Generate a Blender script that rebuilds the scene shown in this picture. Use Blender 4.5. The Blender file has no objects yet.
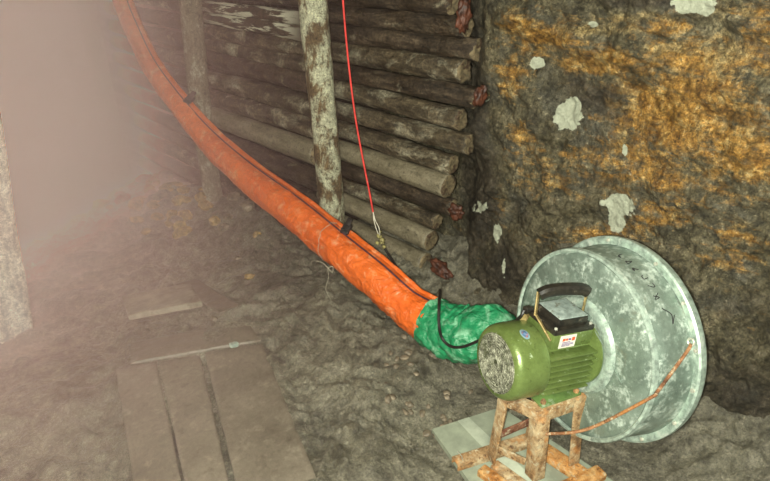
import bpy, bmesh, math, random
from mathutils import Vector, Matrix, noise
random.seed(7)
SC = bpy.context.scene
COL = SC.collection
V = Vector
# ------------------------------------------------------------------ camera frame
f, H = 600.0, 1.5
P, Y = math.radians(26.4), math.radians(44.1)
F2 = (math.sin(Y), math.cos(Y)); R2 = (math.cos(Y), -math.sin(Y))
def ray(px, py):
    a = (px-385)/f; u = (240.5-py)/f
    fh = math.cos(P)+u*math.sin(P); z = -math.sin(P)+u*math.cos(P)
    return V((a*R2[0]+fh*F2[0], a*R2[1]+fh*F2[1], z))
def onx(px, py, X):
    r = ray(px, py); t = X/r.x; return V((X, r.y*t, H+r.z*t))
def onz(px, py, Z):
    r = ray(px, py); t = (Z-H)/r.z; return V((r.x*t, r.y*t, Z))
def proj(x, y, z):
    z -= H
    a = x*R2[0]+y*R2[1]; fh = x*F2[0]+y*F2[1]
    d = max(.05, fh*math.cos(P)-z*math.sin(P)); u = fh*math.sin(P)+z*math.cos(P)
    return 385+f*a/d, 240.5-f*u/d
def sm(a, b, x):
    t = max(0., min(1., (x-a)/(b-a))); return t*t*(3-2*t)
def fz(x, y):      # large shape of the ground
    z = 0.
    if y > 1.9: z -= .13*(y-1.9)*sm(1.9, 2.6, y)
    if y > 6: z += .06*(y-6)
    z += .20*sm(1.62, 2.15, x)*sm(3.0, 1.6, y)
    z += .10*sm(1.5, 2.0, x)*sm(2.2, 3.2, y)
    return z
def onf(px, py, dz=0.):
    z = 0.
    for _ in range(25):
        q = onz(px, py, z+dz); z = .5*z+.5*fz(q.x, q.y)
    return q
# ------------------------------------------------------------------ helpers
def N(v, oct=4, H_=.9): return noise.fractal(V(v), H_, 2.1, oct)
def link(name, verts, faces, mat, parent=None, smooth=True, mats=None, idx=None):
    me = bpy.data.meshes.new(name)
    me.from_pydata([tuple(v) for v in verts], [], faces)
    for m in (mats or [mat]): me.materials.append(m)
    if idx: me.polygons.foreach_set('material_index', idx)
    if smooth: me.polygons.foreach_set('use_smooth', [True]*len(me.polygons))
    me.update()
    o = bpy.data.objects.new(name, me); COL.objects.link(o)
    if parent: o.parent = parent
    return o
class MB:
    def __init__(s): s.v = []; s.f = []
    def add(s, v, fc):
        n = len(s.v); s.v += [V(p) for p in v]; s.f += [[i+n for i in q] for q in fc]; return s
    def xf(s, M): s.v = [M @ p for p in s.v]; return s
    def box(s, c, d, M=None, bev=0.):
        bm = bmesh.new(); bmesh.ops.create_cube(bm, size=1)
        for p in bm.verts: p.co = V((p.co.x*d[0], p.co.y*d[1], p.co.z*d[2]))
        if bev: bmesh.ops.bevel(bm, geom=list(bm.edges), offset=bev, segments=2, profile=.6, affect='EDGES')
        M = M or Matrix(); c = V(c)
        bm.verts.index_update()
        s.add([M @ (p.co+c) for p in bm.verts], [[q.index for q in g.verts] for g in bm.faces]); bm.free(); return s
    def bar(s, a, b, w, h, up=(0, 0, 1), bev=0.002):
        a, b = V(a), V(b); d = b-a; L = d.length; d.normalize()
        x = d.cross(V(up)).normalized(); z = x.cross(d)
        M = Matrix((( x.x, d.x, z.x, (a.x+b.x)/2), (x.y, d.y, z.y, (a.y+b.y)/2), (x.z, d.z, z.z, (a.z+b.z)/2), (0, 0, 0, 1)))
        return s.box((0, 0, 0), (w, L, h), M, bev)
    def lathe(s, prof, n=64, caps=(False, False), M=None, wob=None):      # axis +X, profile (x, r)
        M = M or Matrix(); vs = []; fs = []
        for x, r in prof:
            for k in range(n):
                a = 2*math.pi*k/n; rr = r+(wob(x, a) if wob else 0)
                vs.append(M @ V((x, rr*math.cos(a), rr*math.sin(a))))
        m = len(prof)
        for i in range(m-1):
            for k in range(n):
                k2 = (k+1) % n; fs.append([i*n+k, i*n+k2, (i+1)*n+k2, (i+1)*n+k])
        if caps[0]: fs.append(list(range(n))[::-1])
        if caps[1]: fs.append([(m-1)*n+k for k in range(n)])
        return s.add(vs, fs)
    def tube(s, pts, r, n=10, cap=True):
        pts = [V(p) for p in pts]; m = len(pts); vs = []; fs = []
        t = (pts[1]-pts[0]).normalized(); up = V((0, 0, 1)) if abs(t.z) < .9 else V((1, 0, 0))
        x = t.cross(up).normalized()
        for i, p in enumerate(pts):
            t = (pts[min(i+1, m-1)]-pts[max(i-1, 0)]).normalized()
            x = (x-t*x.dot(t)).normalized(); z = x.cross(t)
            rr = r(i/(m-1)) if callable(r) else r
            for k in range(n):
                a = 2*math.pi*k/n; vs.append(p+x*rr*math.cos(a)+z*rr*math.sin(a))
        for i in range(m-1):
            for k in range(n):
                k2 = (k+1) % n; fs.append([i*n+k, (i+1)*n+k, (i+1)*n+k2, i*n+k2])
        if cap: fs += [list(range(n)), [(m-1)*n+k for k in range(n)][::-1]]
        return s.add(vs, fs)
    def build(s, name, mat, parent=None, smooth=True, ang=35):
        o = link(name, s.v, s.f, mat, parent, smooth)
        if smooth:
            bm = bmesh.new(); bm.from_mesh(o.data)
            bmesh.ops.recalc_face_normals(bm, faces=list(bm.faces))
            for e in bm.edges:
                if len(e.link_faces) == 2 and e.calc_face_angle(0) > math.radians(ang): e.smooth = False
            bm.to_mesh(o.data); bm.free()
        return o
def spline(pts, k=8):
    pts = [V(p) for p in pts]; out = []
    q = [pts[0]*2-pts[1]]+pts+[pts[-1]*2-pts[-2]]
    for i in range(1, len(q)-2):
        for j in range(k):
            t = j/k; a, b, c, d = q[i-1:i+3]
            out.append(.5*((2*b)+(c-a)*t+(2*a-5*b+4*c-d)*t*t+(3*b-a-3*c+d)*t**3))
    out.append(pts[-1]); return out
def tag(o, label=None, cat=None, group=None, kind=None):
    for k, v in (('label', label), ('category', cat), ('group', group), ('kind', kind)):
        if v: o[k] = v
    return o
def empty(name, loc=(0, 0, 0)):
    o = bpy.data.objects.new(name, None); o.location = loc; o.empty_display_size = .1; COL.objects.link(o); return o
# ------------------------------------------------------------------ materials
def lin(c):
    return tuple((x/12.92 if x <= .04045 else ((x+.055)/1.055)**2.4) for x in [q/255 for q in c])+(1,)
class MT:
    def __init__(s, name):
        s.m = bpy.data.materials.new(name); s.m.use_nodes = True
        s.t = s.m.node_tree; s.n = s.t.nodes; s.l = s.t.links
        s.b = s.n['Principled BSDF']; s.tc = s.n.new('ShaderNodeTexCoord')
        s.co = s.tc.outputs['Object']
    def setin(s, node, name, v):
        if hasattr(v, 'is_linked') or isinstance(v, bpy.types.NodeSocket): s.l.new(v, node.inputs[name])
        else: node.inputs[name].default_value = v
    def mapped(s, scale, loc=(0, 0, 0)):
        n = s.n.new('ShaderNodeMapping'); s.l.new(s.co, n.inputs[0]); n.inputs['Scale'].default_value = scale
        n.inputs['Location'].default_value = loc; return n.outputs[0]
    def noise(s, scale, detail=6, rough=.6, dist=0., co=None):
        n = s.n.new('ShaderNodeTexNoise'); s.l.new(co or s.co, n.inputs['Vector'])
        n.inputs['Scale'].default_value = scale; n.inputs['Detail'].default_value = detail
        n.inputs['Roughness'].default_value = rough; n.inputs['Distortion'].default_value = dist
        return n.outputs[0]
    def vor(s, scale, feature='F1', co=None):
        n = s.n.new('ShaderNodeTexVoronoi'); n.feature = feature; s.l.new(co or s.co, n.inputs['Vector'])
        n.inputs['Scale'].default_value = scale; return n.outputs['Distance']
    def ramp(s, fac, stops):
        n = s.n.new('ShaderNodeValToRGB'); s.l.new(fac, n.inputs[0]); e = n.color_ramp.elements
        while len(e) < len(stops): e.new(.5)
        for i, (p, c) in enumerate(stops):
            e[i].position = p; e[i].color = lin(c) if not isinstance(c, (int, float)) else (c, c, c, 1)
        return n.outputs[0]
    def step(s, fac, a, b): return s.ramp(fac, [(min(a, b), 0. if a < b else 1.), (max(a, b), 1. if a < b else 0.)])
    def mix(s, fac, a, b):
        n = s.n.new('ShaderNodeMix'); n.data_type = 'RGBA'
        for sock, v in ((n.inputs[0], fac), (n.inputs[6], a), (n.inputs[7], b)):
            if isinstance(v, bpy.types.NodeSocket): s.l.new(v, sock)
            elif isinstance(v, (int, float)): sock.default_value = v
            else: sock.default_value = lin(v)
        return n.outputs[2]
    def math(s, op, a, b=0.):
        n = s.n.new('ShaderNodeMath'); n.operation = op
        for i, v in enumerate((a, b)):
            if isinstance(v, bpy.types.NodeSocket): s.l.new(v, n.inputs[i])
            else: n.inputs[i].default_value = v
        return n.outputs[0]
    def grain(s, c, scale, k, detail=8, rough=.75, lo=.25, hi=1.9, co=None):
        v = s.math('ADD', s.math('MULTIPLY', s.math('SUBTRACT', s.noise(scale, detail, rough, .3, co), .5), k), 1.)
        v = s.math('MINIMUM', s.math('MAXIMUM', v, lo), hi)
        n = s.n.new('ShaderNodeVectorMath'); n.operation = 'SCALE'; s.l.new(c, n.inputs[0]); s.l.new(v, n.inputs['Scale'])
        return n.outputs[0]
    def warp(s, amt, scale):
        n = s.n.new('ShaderNodeTexNoise'); s.l.new(s.co, n.inputs['Vector']); n.inputs['Scale'].default_value = scale
        v = s.n.new('ShaderNodeVectorMath'); v.operation = 'SCALE'; s.l.new(n.outputs[1], v.inputs[0]); v.inputs['Scale'].default_value = amt*2
        a = s.n.new('ShaderNodeVectorMath'); a.operation = 'ADD'; s.l.new(s.co, a.inputs[0]); s.l.new(v.outputs[0], a.inputs[1]); return a.outputs[0]
    def attr(s, name):
        n = s.n.new('ShaderNodeAttribute'); n.attribute_name = name; return n.outputs['Fac']
    def bump(s, h, strength=.5, dist=.01, prev=None):
        n = s.n.new('ShaderNodeBump'); s.l.new(h, n.inputs['Height'])
        n.inputs['Strength'].default_value = strength; n.inputs['Distance'].default_value = dist
        if prev: s.l.new(prev, n.inputs['Normal'])
        return n.outputs[0]
    def done(s, col=None, rough=.6, normal=None, metal=None, spec=None):
        if col is not None:
            if isinstance(col, bpy.types.NodeSocket): s.l.new(col, s.b.inputs['Base Color'])
            else: s.b.inputs['Base Color'].default_value = lin(col)
        s.setin(s.b, 'Roughness', rough)
        if metal is not None: s.setin(s.b, 'Metallic', metal)
        if spec is not None: s.setin(s.b, 'Specular IOR Level', spec)
        if normal: s.l.new(normal, s.b.inputs['Normal'])
        return s.m

def m_mud():
    m = MT('wet_mud')
    n1 = m.noise(3, 6, .6); n2 = m.noise(14, 8, .65); n3 = m.noise(60, 6, .7)
    c = m.ramp(n1, [(.3, (90, 86, 71)), (.5, (116, 111, 94)), (.7, (134, 129, 110))])
    c = m.mix(m.step(n2, .5, .72), c, (134, 128, 112))
    c = m.mix(m.math('MULTIPLY', m.step(n2, .5, .3), .7), c, (56, 49, 40))
    c = m.grain(m.grain(m.grain(c, 70, 2.8), 24, 2.0), 190, 2.4, 3)
    wet = m.step(m.noise(5, 5, .6), .42, .6)
    r = m.math('ADD', m.math('MULTIPLY', wet, -.30), .62)
    v = m.vor(28); b = m.bump(n2, .9, .06); b = m.bump(v, .3, .02, b); b = m.bump(n3, .9, .022, b); b = m.bump(m.noise(170, 4, .7), .7, .006, b)
    return m.done(c, r, b, spec=.7)
def m_board():
    m = MT('muddy_plank')
    n1 = m.noise(4, 6, .6); n2 = m.noise(18, 8, .65)
    c = m.ramp(n1, [(.3, (86, 79, 68)), (.7, (112, 104, 91))])
    c = m.mix(m.step(n2, .55, .75), c, (130, 122, 107))
    c = m.mix(m.math('MULTIPLY', m.step(n2, .42, .3), .6), c, (66, 57, 46))
    c = m.grain(c, 60, 1.3)
    b = m.bump(n2, .35, .012); b = m.bump(m.noise(90, 4, .7), .4, .004, b)
    return m.done(c, .42, b)
def m_rock():
    m = MT('stained_rock')
    och = m.attr('ochre'); dk = m.attr('dark'); wh = m.attr('white'); tn = m.attr('tan')
    n1 = m.noise(4, 8, .65); n2 = m.noise(13, 10, .7, .6); n3 = m.noise(45, 8, .75)
    st = m.noise(9, 8, .7, .8, m.mapped((1, .5, 2.6)))
    c = m.ramp(n2, [(.3, (44, 40, 30)), (.42, (82, 76, 58)), (.54, (112, 104, 80)), (.66, (146, 136, 110)), (.78, (176, 168, 144))])
    c = m.mix(m.math('MULTIPLY', m.step(m.noise(7, 6, .6), .5, .62), .6), c, (96, 94, 84))
    oc = m.ramp(m.noise(22, 9, .75, .4), [(.32, (84, 58, 28)), (.42, (134, 96, 44)), (.52, (172, 130, 64)), (.6, (196, 164, 104)), (.7, (214, 194, 146))])
    ofn = m.math('ADD', m.math('MULTIPLY', m.math('SUBTRACT', st, .5), 2.4), m.math('MULTIPLY', m.math('SUBTRACT', m.noise(34, 8, .75, .5), .5), 1.8))
    of = m.step(m.math('ADD', och, ofn), .34, .8)
    c = m.mix(of, c, oc)
    tf = m.step(m.math('ADD', tn, m.math('MULTIPLY', m.math('SUBTRACT', n2, .5), 2.4)), .45, .9)
    c = m.mix(tf, c, m.ramp(n3, [(.35, (120, 98, 58)), (.6, (184, 162, 112))]))
    sp = m.math('MULTIPLY', m.step(n3, .58, .68), .55)
    c = m.mix(sp, c, (188, 176, 144))
    dkm = m.math('MULTIPLY', m.step(n3, .44, .34), .6)
    c = m.mix(dkm, c, (40, 30, 20))
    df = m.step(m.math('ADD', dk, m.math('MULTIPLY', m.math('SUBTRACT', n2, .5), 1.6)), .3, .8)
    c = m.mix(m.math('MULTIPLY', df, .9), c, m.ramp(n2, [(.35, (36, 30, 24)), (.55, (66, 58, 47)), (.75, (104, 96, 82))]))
    ve = m.ramp(m.vor(16, 'DISTANCE_TO_EDGE', m.warp(.05, 9)), [(0., .35), (.09, 1.)])
    c = m.mix(m.math('MULTIPLY', m.math('SUBTRACT', 1., ve), .6), c, (52, 44, 30))
    c = m.grain(m.grain(m.grain(c, 60, 3.4), 17, 2.6), 180, 2.6, 3)
    wf = m.step(m.math('ADD', wh, m.math('MULTIPLY', m.math('SUBTRACT', m.noise(30, 5, .6), .5), .9)), .48, .53)
    c = m.mix(wf, c, m.ramp(n3, [(.3, (176, 180, 156)), (.6, (212, 216, 192))]))
    b = m.bump(n2, .9, .07); b = m.bump(m.vor(18), .35, .025, b); b = m.bump(n3, 1., .022, b)
    r = m.ramp(m.noise(6, 4), [(.35, .42), (.65, .75)])
    return m.done(c, r, b, spec=.4)
def m_log(name, lo, mid, hi, moss, moldamt, amp=1.):
    m = MT(name)
    oi = m.n.new('ShaderNodeObjectInfo')
    va = m.n.new('ShaderNodeVectorMath'); va.operation = 'ADD'; m.l.new(m.tc.outputs['Object'], va.inputs[0])
    cx = m.n.new('ShaderNodeCombineXYZ'); mr = m.math('MULTIPLY', oi.outputs['Random'], 40.)
    m.l.new(mr, cx.inputs[0]); m.l.new(mr, cx.inputs[2]); m.l.new(cx.outputs[0], va.inputs[1])
    m.co = va.outputs[0]
    s = m.mapped((1, .22, 1)) ; n1 = m.noise(26, 8, .7, .3, s); n2 = m.noise(9, 8, .68, .4, m.mapped((1, .6, 1))); n3 = m.noise(50, 6, .75)
    c = m.ramp(n1, [(.3, lo), (.5, mid), (.72, hi)])
    c = m.mix(m.step(n2, .5-moldamt*.3+.16, .66-moldamt*.3+.16), c, moss)
    c = m.mix(m.math('MULTIPLY', m.step(n3, .44, .34), .75), c, (30, 23, 17))
    c = m.grain(m.grain(m.grain(c, 60, 3.6*amp), 18, 2.8*amp, co=m.mapped((1, .35, 1))), 170, 2.2*amp, 3)
    b = m.bump(n1, .7*amp, .04); b = m.bump(n2, .5*amp, .02, b); b = m.bump(n3, .8*amp, .008, b)
    return m.done(c, m.ramp(m.noise(7), [(.35, .4), (.65, .75)]), b)
def m_post(name, base, pale, bark, palelo=.5):
    m = MT(name)
    s = m.mapped((1, 1, .25)); n1 = m.noise(24, 8, .7, .3, s); n2 = m.noise(11, 9, .7, .4, m.mapped((1, 1, .5))); n3 = m.noise(48, 7, .75)
    c = m.ramp(n1, [(.3, tuple(int(x*.6) for x in base)), (.6, base)])
    c = m.mix(m.step(n2, palelo, palelo+.08), c, pale)
    c = m.mix(m.math('MULTIPLY', m.step(n3, .47, .37), .8), c, bark)
    c = m.grain(m.grain(c, 55, 3.4), 170, 2.2, 3)
    b = m.bump(n1, .7, .03); b = m.bump(n3, .9, .016, b)
    return m.done(c, .65, b)
def m_galv():
    m = MT('galvanised_sheet')
    n1 = m.noise(5, 7, .65, .5); n2 = m.noise(18, 8, .7, .5); n3 = m.noise(70, 6, .7)
    c = m.ramp(n1, [(.3, (98, 112, 102)), (.5, (122, 138, 126)), (.7, (148, 162, 150))])
    sp = m.step(m.math('ADD', m.math('MULTIPLY', n2, .6), m.math('MULTIPLY', n3, .4)), .5, .62)
    c = m.mix(m.math('MULTIPLY', sp, .75), c, (184, 196, 184))
    c = m.grain(c, 50, 1.1)
    dr = m.math('MULTIPLY', m.step(m.noise(7, 8, .7, .4), .56, .68), .7)
    c = m.mix(dr, c, (128, 128, 108))
    b = m.bump(n3, .15, .004)
    return m.done(c, m.math('ADD', m.math('MULTIPLY', sp, .2), .44), b, metal=m.math('SUBTRACT', .5, m.math('MULTIPLY', sp, .35)))
def m_rust(name='rusty_steel', a=(80, 58, 38), b_=(142, 112, 76), c_=(182, 164, 130)):
    m = MT(name); n1 = m.noise(16, 8, .7, .3); n2 = m.noise(50, 7, .75)
    c = m.ramp(n1, [(.32, a), (.48, b_), (.68, c_)])
    c = m.mix(m.step(n2, .54, .64), c, (176, 164, 136))
    c = m.mix(m.math('MULTIPLY', m.step(n2, .44, .36), .8), c, (70, 40, 22))
    c = m.mix(m.math('MULTIPLY', m.step(m.noise(11, 4), .58, .66), .6), c, (168, 112, 56))
    c = m.grain(c, 60, 2.2)
    b = m.bump(n1, .5, .006); b = m.bump(n2, .8, .004, b)
    return m.done(c, .72, b)
def m_green():
    m = MT('green_motor_enamel'); n1 = m.noise(9, 5, .6); n2 = m.noise(110, 3, .6); n3 = m.noise(38, 7, .75)
    c = m.ramp(n1, [(.3, (88, 104, 52)), (.7, (112, 130, 74))])
    c = m.mix(m.step(n3, .62, .68), c, (172, 190, 150))
    c = m.mix(m.math('MULTIPLY', m.step(n3, .40, .33), .7), c, (58, 62, 26))
    c = m.grain(c, 80, .9)
    b = m.bump(n2, .25, .003)
    return m.done(c, .3, b, spec=.6, metal=.35)
def m_simple(name, col, rough=.5, var=.15, scale=30, metal=0., bump=.3, dirt=None, dl=.6):
    m = MT(name); n = m.noise(scale, 6, .65)
    lo = tuple(max(0, int(x*(1-var))) for x in col); hi = tuple(min(255, int(x*(1+var))) for x in col)
    c = m.ramp(n, [(.35, lo), (.65, hi)])
    if dirt: c = m.mix(m.step(m.noise(scale*.5, 8, .72, .5), dl, dl+.07), c, dirt)
    return m.done(c, rough, m.bump(n, bump, .004), metal=metal)
def m_fabric(name, a, b_, dirt, dl):
    m = MT(name); n1 = m.noise(5, 5, .6); n2 = m.noise(17, 8, .68, .8); n3 = m.noise(14, 5, .6, 1.2, m.mapped((1.6, .9, 1.6)))
    c = m.ramp(n1, [(.3, a), (.7, b_)])
    c = m.mix(m.math('MULTIPLY', m.step(n2, dl, dl+.12), .6), c, dirt)
    c = m.grain(c, 40, .9)
    w = m.noise(380, 2, .5)
    b = m.bump(n3, .8, .02); b = m.bump(n2, .25, .008, b); b = m.bump(w, .2, .001, b)
    return m.done(c, .42, b, spec=.5)
MUD, BOARD, ROCK = m_mud(), m_board(), m_rock()
LOGD = m_log('dark_bark', (30, 24, 18), (62, 51, 39), (98, 85, 68), (150, 142, 120), .25)
LOGM = m_log('mouldy_bark', (40, 33, 25), (78, 68, 52), (118, 106, 84), (158, 152, 130), .5)
LOGC = m_log('bare_log', (88, 82, 64), (118, 110, 90), (136, 128, 106), (146, 138, 116), .2, .45)
ENDW = m_simple('log_end_grain', (98, 86, 64), .8, .35, 30, 0, .6, (60, 44, 30), .5)
RUSTW = m_simple('wet_red_brown_wood', (64, 36, 24), .6, .5, 24, 0, .9)
POSTM = m_post('mouldy_post_wood', (112, 92, 62), (186, 186, 158), (56, 42, 26), .46)
POSTG = m_post('grey_post_wood', (120, 112, 90), (148, 144, 122), (84, 74, 56), .52)
POSTL = m_post('pale_post_wood', (196, 188, 168), (212, 206, 188), (160, 150, 130), .5)
GALV, RUST, GREEN = m_galv(), m_rust(), m_green()
GALVL = m_simple('bright_zinc_edge', (150, 166, 154), .42, .2, 40, .35, .1, (186, 196, 184), .55)
ROD = m_rust('rusty_wire_rod', (74, 44, 26), (128, 84, 52), (158, 116, 76))
BLACKP = m_simple('black_plastic', (34, 31, 26), .42, .3, 40, 0, .2, (104, 98, 84), .62)
GREYP = m_simple('grey_painted_lid', (134, 146, 140), .5, .15, 50, .1, .2, (100, 100, 88), .56)
BRASS = m_simple('dull_brass_bracket', (150, 132, 88), .45, .2, 60, .5, .3, (90, 72, 42), .56)
STEELS = m_simple('screw_steel', (190, 190, 176), .4, .1, 60, .5, .1)
GRILLE = None
def m_grille():
    m = MT('dusty_guard_wire'); n = m.noise(60, 6, .75); n2 = m.noise(24, 7, .7)
    c = m.ramp(n, [(.38, (48, 48, 36)), (.52, (116, 116, 98)), (.66, (172, 172, 152))])
    c = m.mix(m.math('MULTIPLY', m.step(n2, .46, .38), .8), c, (62, 66, 40))
    return m.done(c, .7, m.bump(n, .9, .006))
GRILLE = m_grille()
ORANGE = m_fabric('orange_tarpaulin', (200, 88, 30), (216, 104, 40), (222, 168, 126), .54)
GREENF = m_fabric('green_tarpaulin', (24, 112, 70), (36, 132, 86), (136, 184, 152), .5)
SEAM = m_simple('dark_seam_tape', (58, 34, 44), .6, .3, 30)
BLACK = m_simple('black_rubber', (26, 23, 20), .5, .3, 40)
RED = m_simple('red_cable_sheath', (206, 62, 58), .4, .12, 30, 0, .1, (214, 130, 118), .62)
WHITEC = m_simple('white_wire', (206, 200, 182), .5, .1, 30)
TAPE = m_simple('yellowish_tape', (140, 132, 84), .6, .3, 60, 0, .5, (70, 58, 34), .52)
STRING = m_simple('grey_twine', (150, 144, 126), .8, .2, 60)
PLY = m_simple('grey_green_board', (136, 142, 124), .6, .12, 9, 0, .3, (98, 96, 80), .6)
PLYL = m_simple('pale_board_strip', (160, 166, 148), .6, .12, 9, 0, .3)
INK = m_simple('black_marker', (44, 44, 44), .6, .1)
STONE = m_simple('grey_stone', (104, 94, 78), .6, .35, 14, 0, .8, (150, 138, 114), .58)
STONEO = m_simple('ochre_stone', (140, 116, 72), .6, .3, 18, 0, .8, (112, 94, 62), .52)
BOARDP = m_simple('worn_pale_plank', (128, 120, 104), .5, .15, 14, 0, .3, (100, 92, 78), .55)
# ------------------------------------------------------------------ ground
planks = {   # outline of each board in the floor, by photo corners
 'short_pale': [(123, 303), (191, 290), (203, 309), (130, 323)],
 'cross': [(131, 344), (246, 321), (261, 341), (131, 364)],
 'slanted': [(176, 287), (196, 281), (240, 309), (220, 316)],
 'long_left': [(116, 370), (157, 363), (181, 481), (137, 500)],
 'long_middle': [(159, 363), (200, 356), (229, 484), (190, 505)],
 'long_right': [(205, 354), (262, 345), (316, 478), (241, 505)],
}
PQ = {k: [onf(*p) for p in v] for k, v in planks.items()}
def inside(x, y, q):      # signed distance, positive inside a convex outline
    d = 9; s = 0
    for i in range(4):
        a, b = q[i], q[(i+1) % 4]; s += a.x*b.y-b.x*a.y
    sg = 1 if s > 0 else -1
    for i in range(4):
        a, b = q[i], q[(i+1) % 4]; ex, ey = b.x-a.x, b.y-a.y; L = math.hypot(ex, ey)
        d = min(d, sg*(ex*(y-a.y)-ey*(x-a.x))/L)
    return d
G1 = [onf(*p) for p in ((199, 356), (207, 354), (243, 505), (229, 505))]
G2 = [onf(*p) for p in ((174, 405), (183, 403), (192, 505), (180, 505))]
PIT = onf(155, 432)
def ground(x, y):
    z = fz(x, y)
    m = max(inside(x, y, q) for q in PQ.values())
    g = max(inside(x, y, G1), inside(x, y, G2)*.8)
    plk = sm(-.03, .015, m)
    a = 1-.88*plk
    w = V((x+.15*noise.noise(V((x*3, y*3, 1))), y+.15*noise.noise(V((x*3, y*3, 7))), 0))
    big = .05*noise.fractal(w*2.2, .9, 2.1, 3)
    d = (w.x*.6-w.y*.8); e = (w.x*.8+w.y*.6)
    rip = (1-abs(noise.noise(V((d*5, e*16, 3)))))**2*.030*sm(.5, 1.0, x)
    lum = .030*noise.turbulence(w*8, 4, False, noise_basis='PERLIN_ORIGINAL')+.008*noise.fractal(w*30, .8, 2., 3)
    vo = noise.voronoi(w*9)[0]; clod = .035*max(0., .35-vo[0])*sm(-.1, .25, noise.noise(w*1.7+V((3, 3, 0))))
    z += a*(big*sm(-.02, -.15, m)+rip+lum+clod-.030)
    z += -.005*plk+.016*math.exp(-((m+.016)/.018)**2)*(.4+.9*abs(noise.noise(w*6)))
    # clay banks: heap under the duct, mud spilling over the left boards
    z += .07*math.exp(-((x-1.38)**2/.03+(y-1.75)**2/.25))
    z += .05*math.exp(-((x-1.15)**2/.02+(y-1.35)**2/.15))
    z += .012*plk*sm(.0, .35, noise.noise(V((x*3.2+5, y*3.2, 0))))
    if g > -.012: z -= .05*sm(-.012, .006, g)
    z -= .03*math.exp(-((x-PIT.x)**2+(y-PIT.y)**2)/.003)
    z += .10*math.exp(-((x-1.62)**2/.10+(y-4.0)**2/.5))*(1+.6*noise.turbulence(w*5, 3, True))
    bx, by = x-1.42, y-.72
    k = sm(.62, .30, math.hypot(bx*.9, by)); z = z*(1-k*.8)-.064*k
    return z
def grid(x0, x1, nx, y0, y1, ny, fn, name, mat, flip=False, wx=None):
    vs = []; fs = []
    for j in range(ny+1):
        for i in range(nx+1):
            u, v = i/nx, j/ny
            if wx: v = wx(v)
            vs.append(fn(x0+(x1-x0)*u, y0+(y1-y0)*v))
    for j in range(ny):
        for i in range(nx):
            a = j*(nx+1)+i; q = [a, a+1, a+nx+2, a+nx+1]; fs.append(q[::-1] if flip else q)
    return link(name, vs, fs, mat)
fl = grid(-1.3, 2.35, 300, -.6, 13.0, 620, lambda x, y: V((x, y, ground(x, y))), 'floor', MUD, wx=lambda v: v*.42+.58*v**2.6)
tag(fl, kind='structure')
# ------------------------------------------------------------------ rock wall on the right
def blob(px, py, L):
    s = 0.
    for cx, cy, rx, ry, k in L: s = max(s, k*math.exp(-(((px-cx)/rx)**2+((py-cy)/ry)**2)))
    return s
OCH = [(545, 38, 40, 20, 1.), (515, 25, 22, 18, 1.), (512, 80, 20, 28, .8), (600, 62, 45, 14, 1.1), (680, 110, 75, 60, 1.1), (640, 160, 55, 40, .85),
       (740, 150, 60, 50, .95), (700, 60, 60, 30, .8), (660, 215, 40, 22, .75), (735, 250, 40, 35, .65), (530, 170, 28, 30, .5), (556, 185, 30, 16, .55),
       (600, 235, 60, 12, .7), (520, 140, 16, 20, .7), (660, 25, 50, 14, .8), (760, 30, 30, 50, .7), (575, 155, 20, 12, .6), (500, 200, 10, 30, .4)]
TAN = [(735, 60, 35, 40, .75), (600, 30, 60, 8, .8), (640, 18, 60, 8, .7), (735, 10, 40, 20, .6), (505, 95, 12, 20, .6), (745, 215, 30, 25, .4), (720, 330, 20, 25, .35), (660, 48, 60, 8, .7), (560, 170, 20, 20, .4)]
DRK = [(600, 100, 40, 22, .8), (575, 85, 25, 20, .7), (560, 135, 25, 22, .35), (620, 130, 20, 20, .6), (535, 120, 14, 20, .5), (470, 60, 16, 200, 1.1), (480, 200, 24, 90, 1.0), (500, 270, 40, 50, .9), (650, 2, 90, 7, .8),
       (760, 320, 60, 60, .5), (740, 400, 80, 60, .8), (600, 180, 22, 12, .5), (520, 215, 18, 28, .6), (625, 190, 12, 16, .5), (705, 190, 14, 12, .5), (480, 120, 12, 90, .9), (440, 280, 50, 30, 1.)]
WHT = [(568, 115, 17, 18, 1.), (573, 106, 10, 12, 1.), (620, 206, 18, 14, 1.), (616, 220, 10, 16, 1.), (693, 3, 26, 12, 1.1), (706, 8, 12, 9, 1.), (537, 63, 9, 8, .95), (625, 151, 4, 9, .9), (593, 25, 8, 5, .8),
       (602, 203, 5, 6, .8), (497, 232, 6, 12, .8), (504, 268, 3, 14, .75), (480, 208, 16, 14, .56), (489, 100, 7, 5, .5)]
def wall_x(y, z):
    x = 2.13-.20*sm(1.62, 1.42, y)
    px, py = proj(1.93, y, z)
    w = V((y, z, .7))
    amp = sm(1.95, 1.5, y)
    d = .045*noise.fractal(w*2.6, .9, 2.1, 3)
    w2 = w+V((noise.noise(w*4), noise.noise(w*4+V((9, 0, 0))), 0))*.06
    vor = noise.voronoi(V((w2.x*5+w2.y*2, w2.y*7-w2.x, 0)))[0]
    d += .05*(vor[1]-vor[0]-.3)*.6
    d += .035*noise.turbulence(w2*7, 4, True)+.010*noise.fractal(w2*28, .8, 2.1, 3)
    # layered ledge rising to the right near the top of the view
    zl = 1.17+.12*math.sin((y-.95)*1.8)+.03*noise.noise(V((y*5, 0, 0)))
    l = z-zl
    led = .055*sm(-.07, .02, l)-.03*sm(.05, .14, l)+.03*sm(.15, .22, l)
    led += .014*noise.fractal(V((y*3, (z-.25*y)*34, 0)), .9, 2.1, 3)*sm(-.02, .05, l)
    led *= sm(1.52, 1.30, y)
    x -= (d+led)*(.35+.65*amp)
    x += .03*sm(.4, .0, z)
    x += .12*math.exp(-((px-479)**2/60+(py-96)**2/90))       # socket hole by the log ends
    return x
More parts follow.
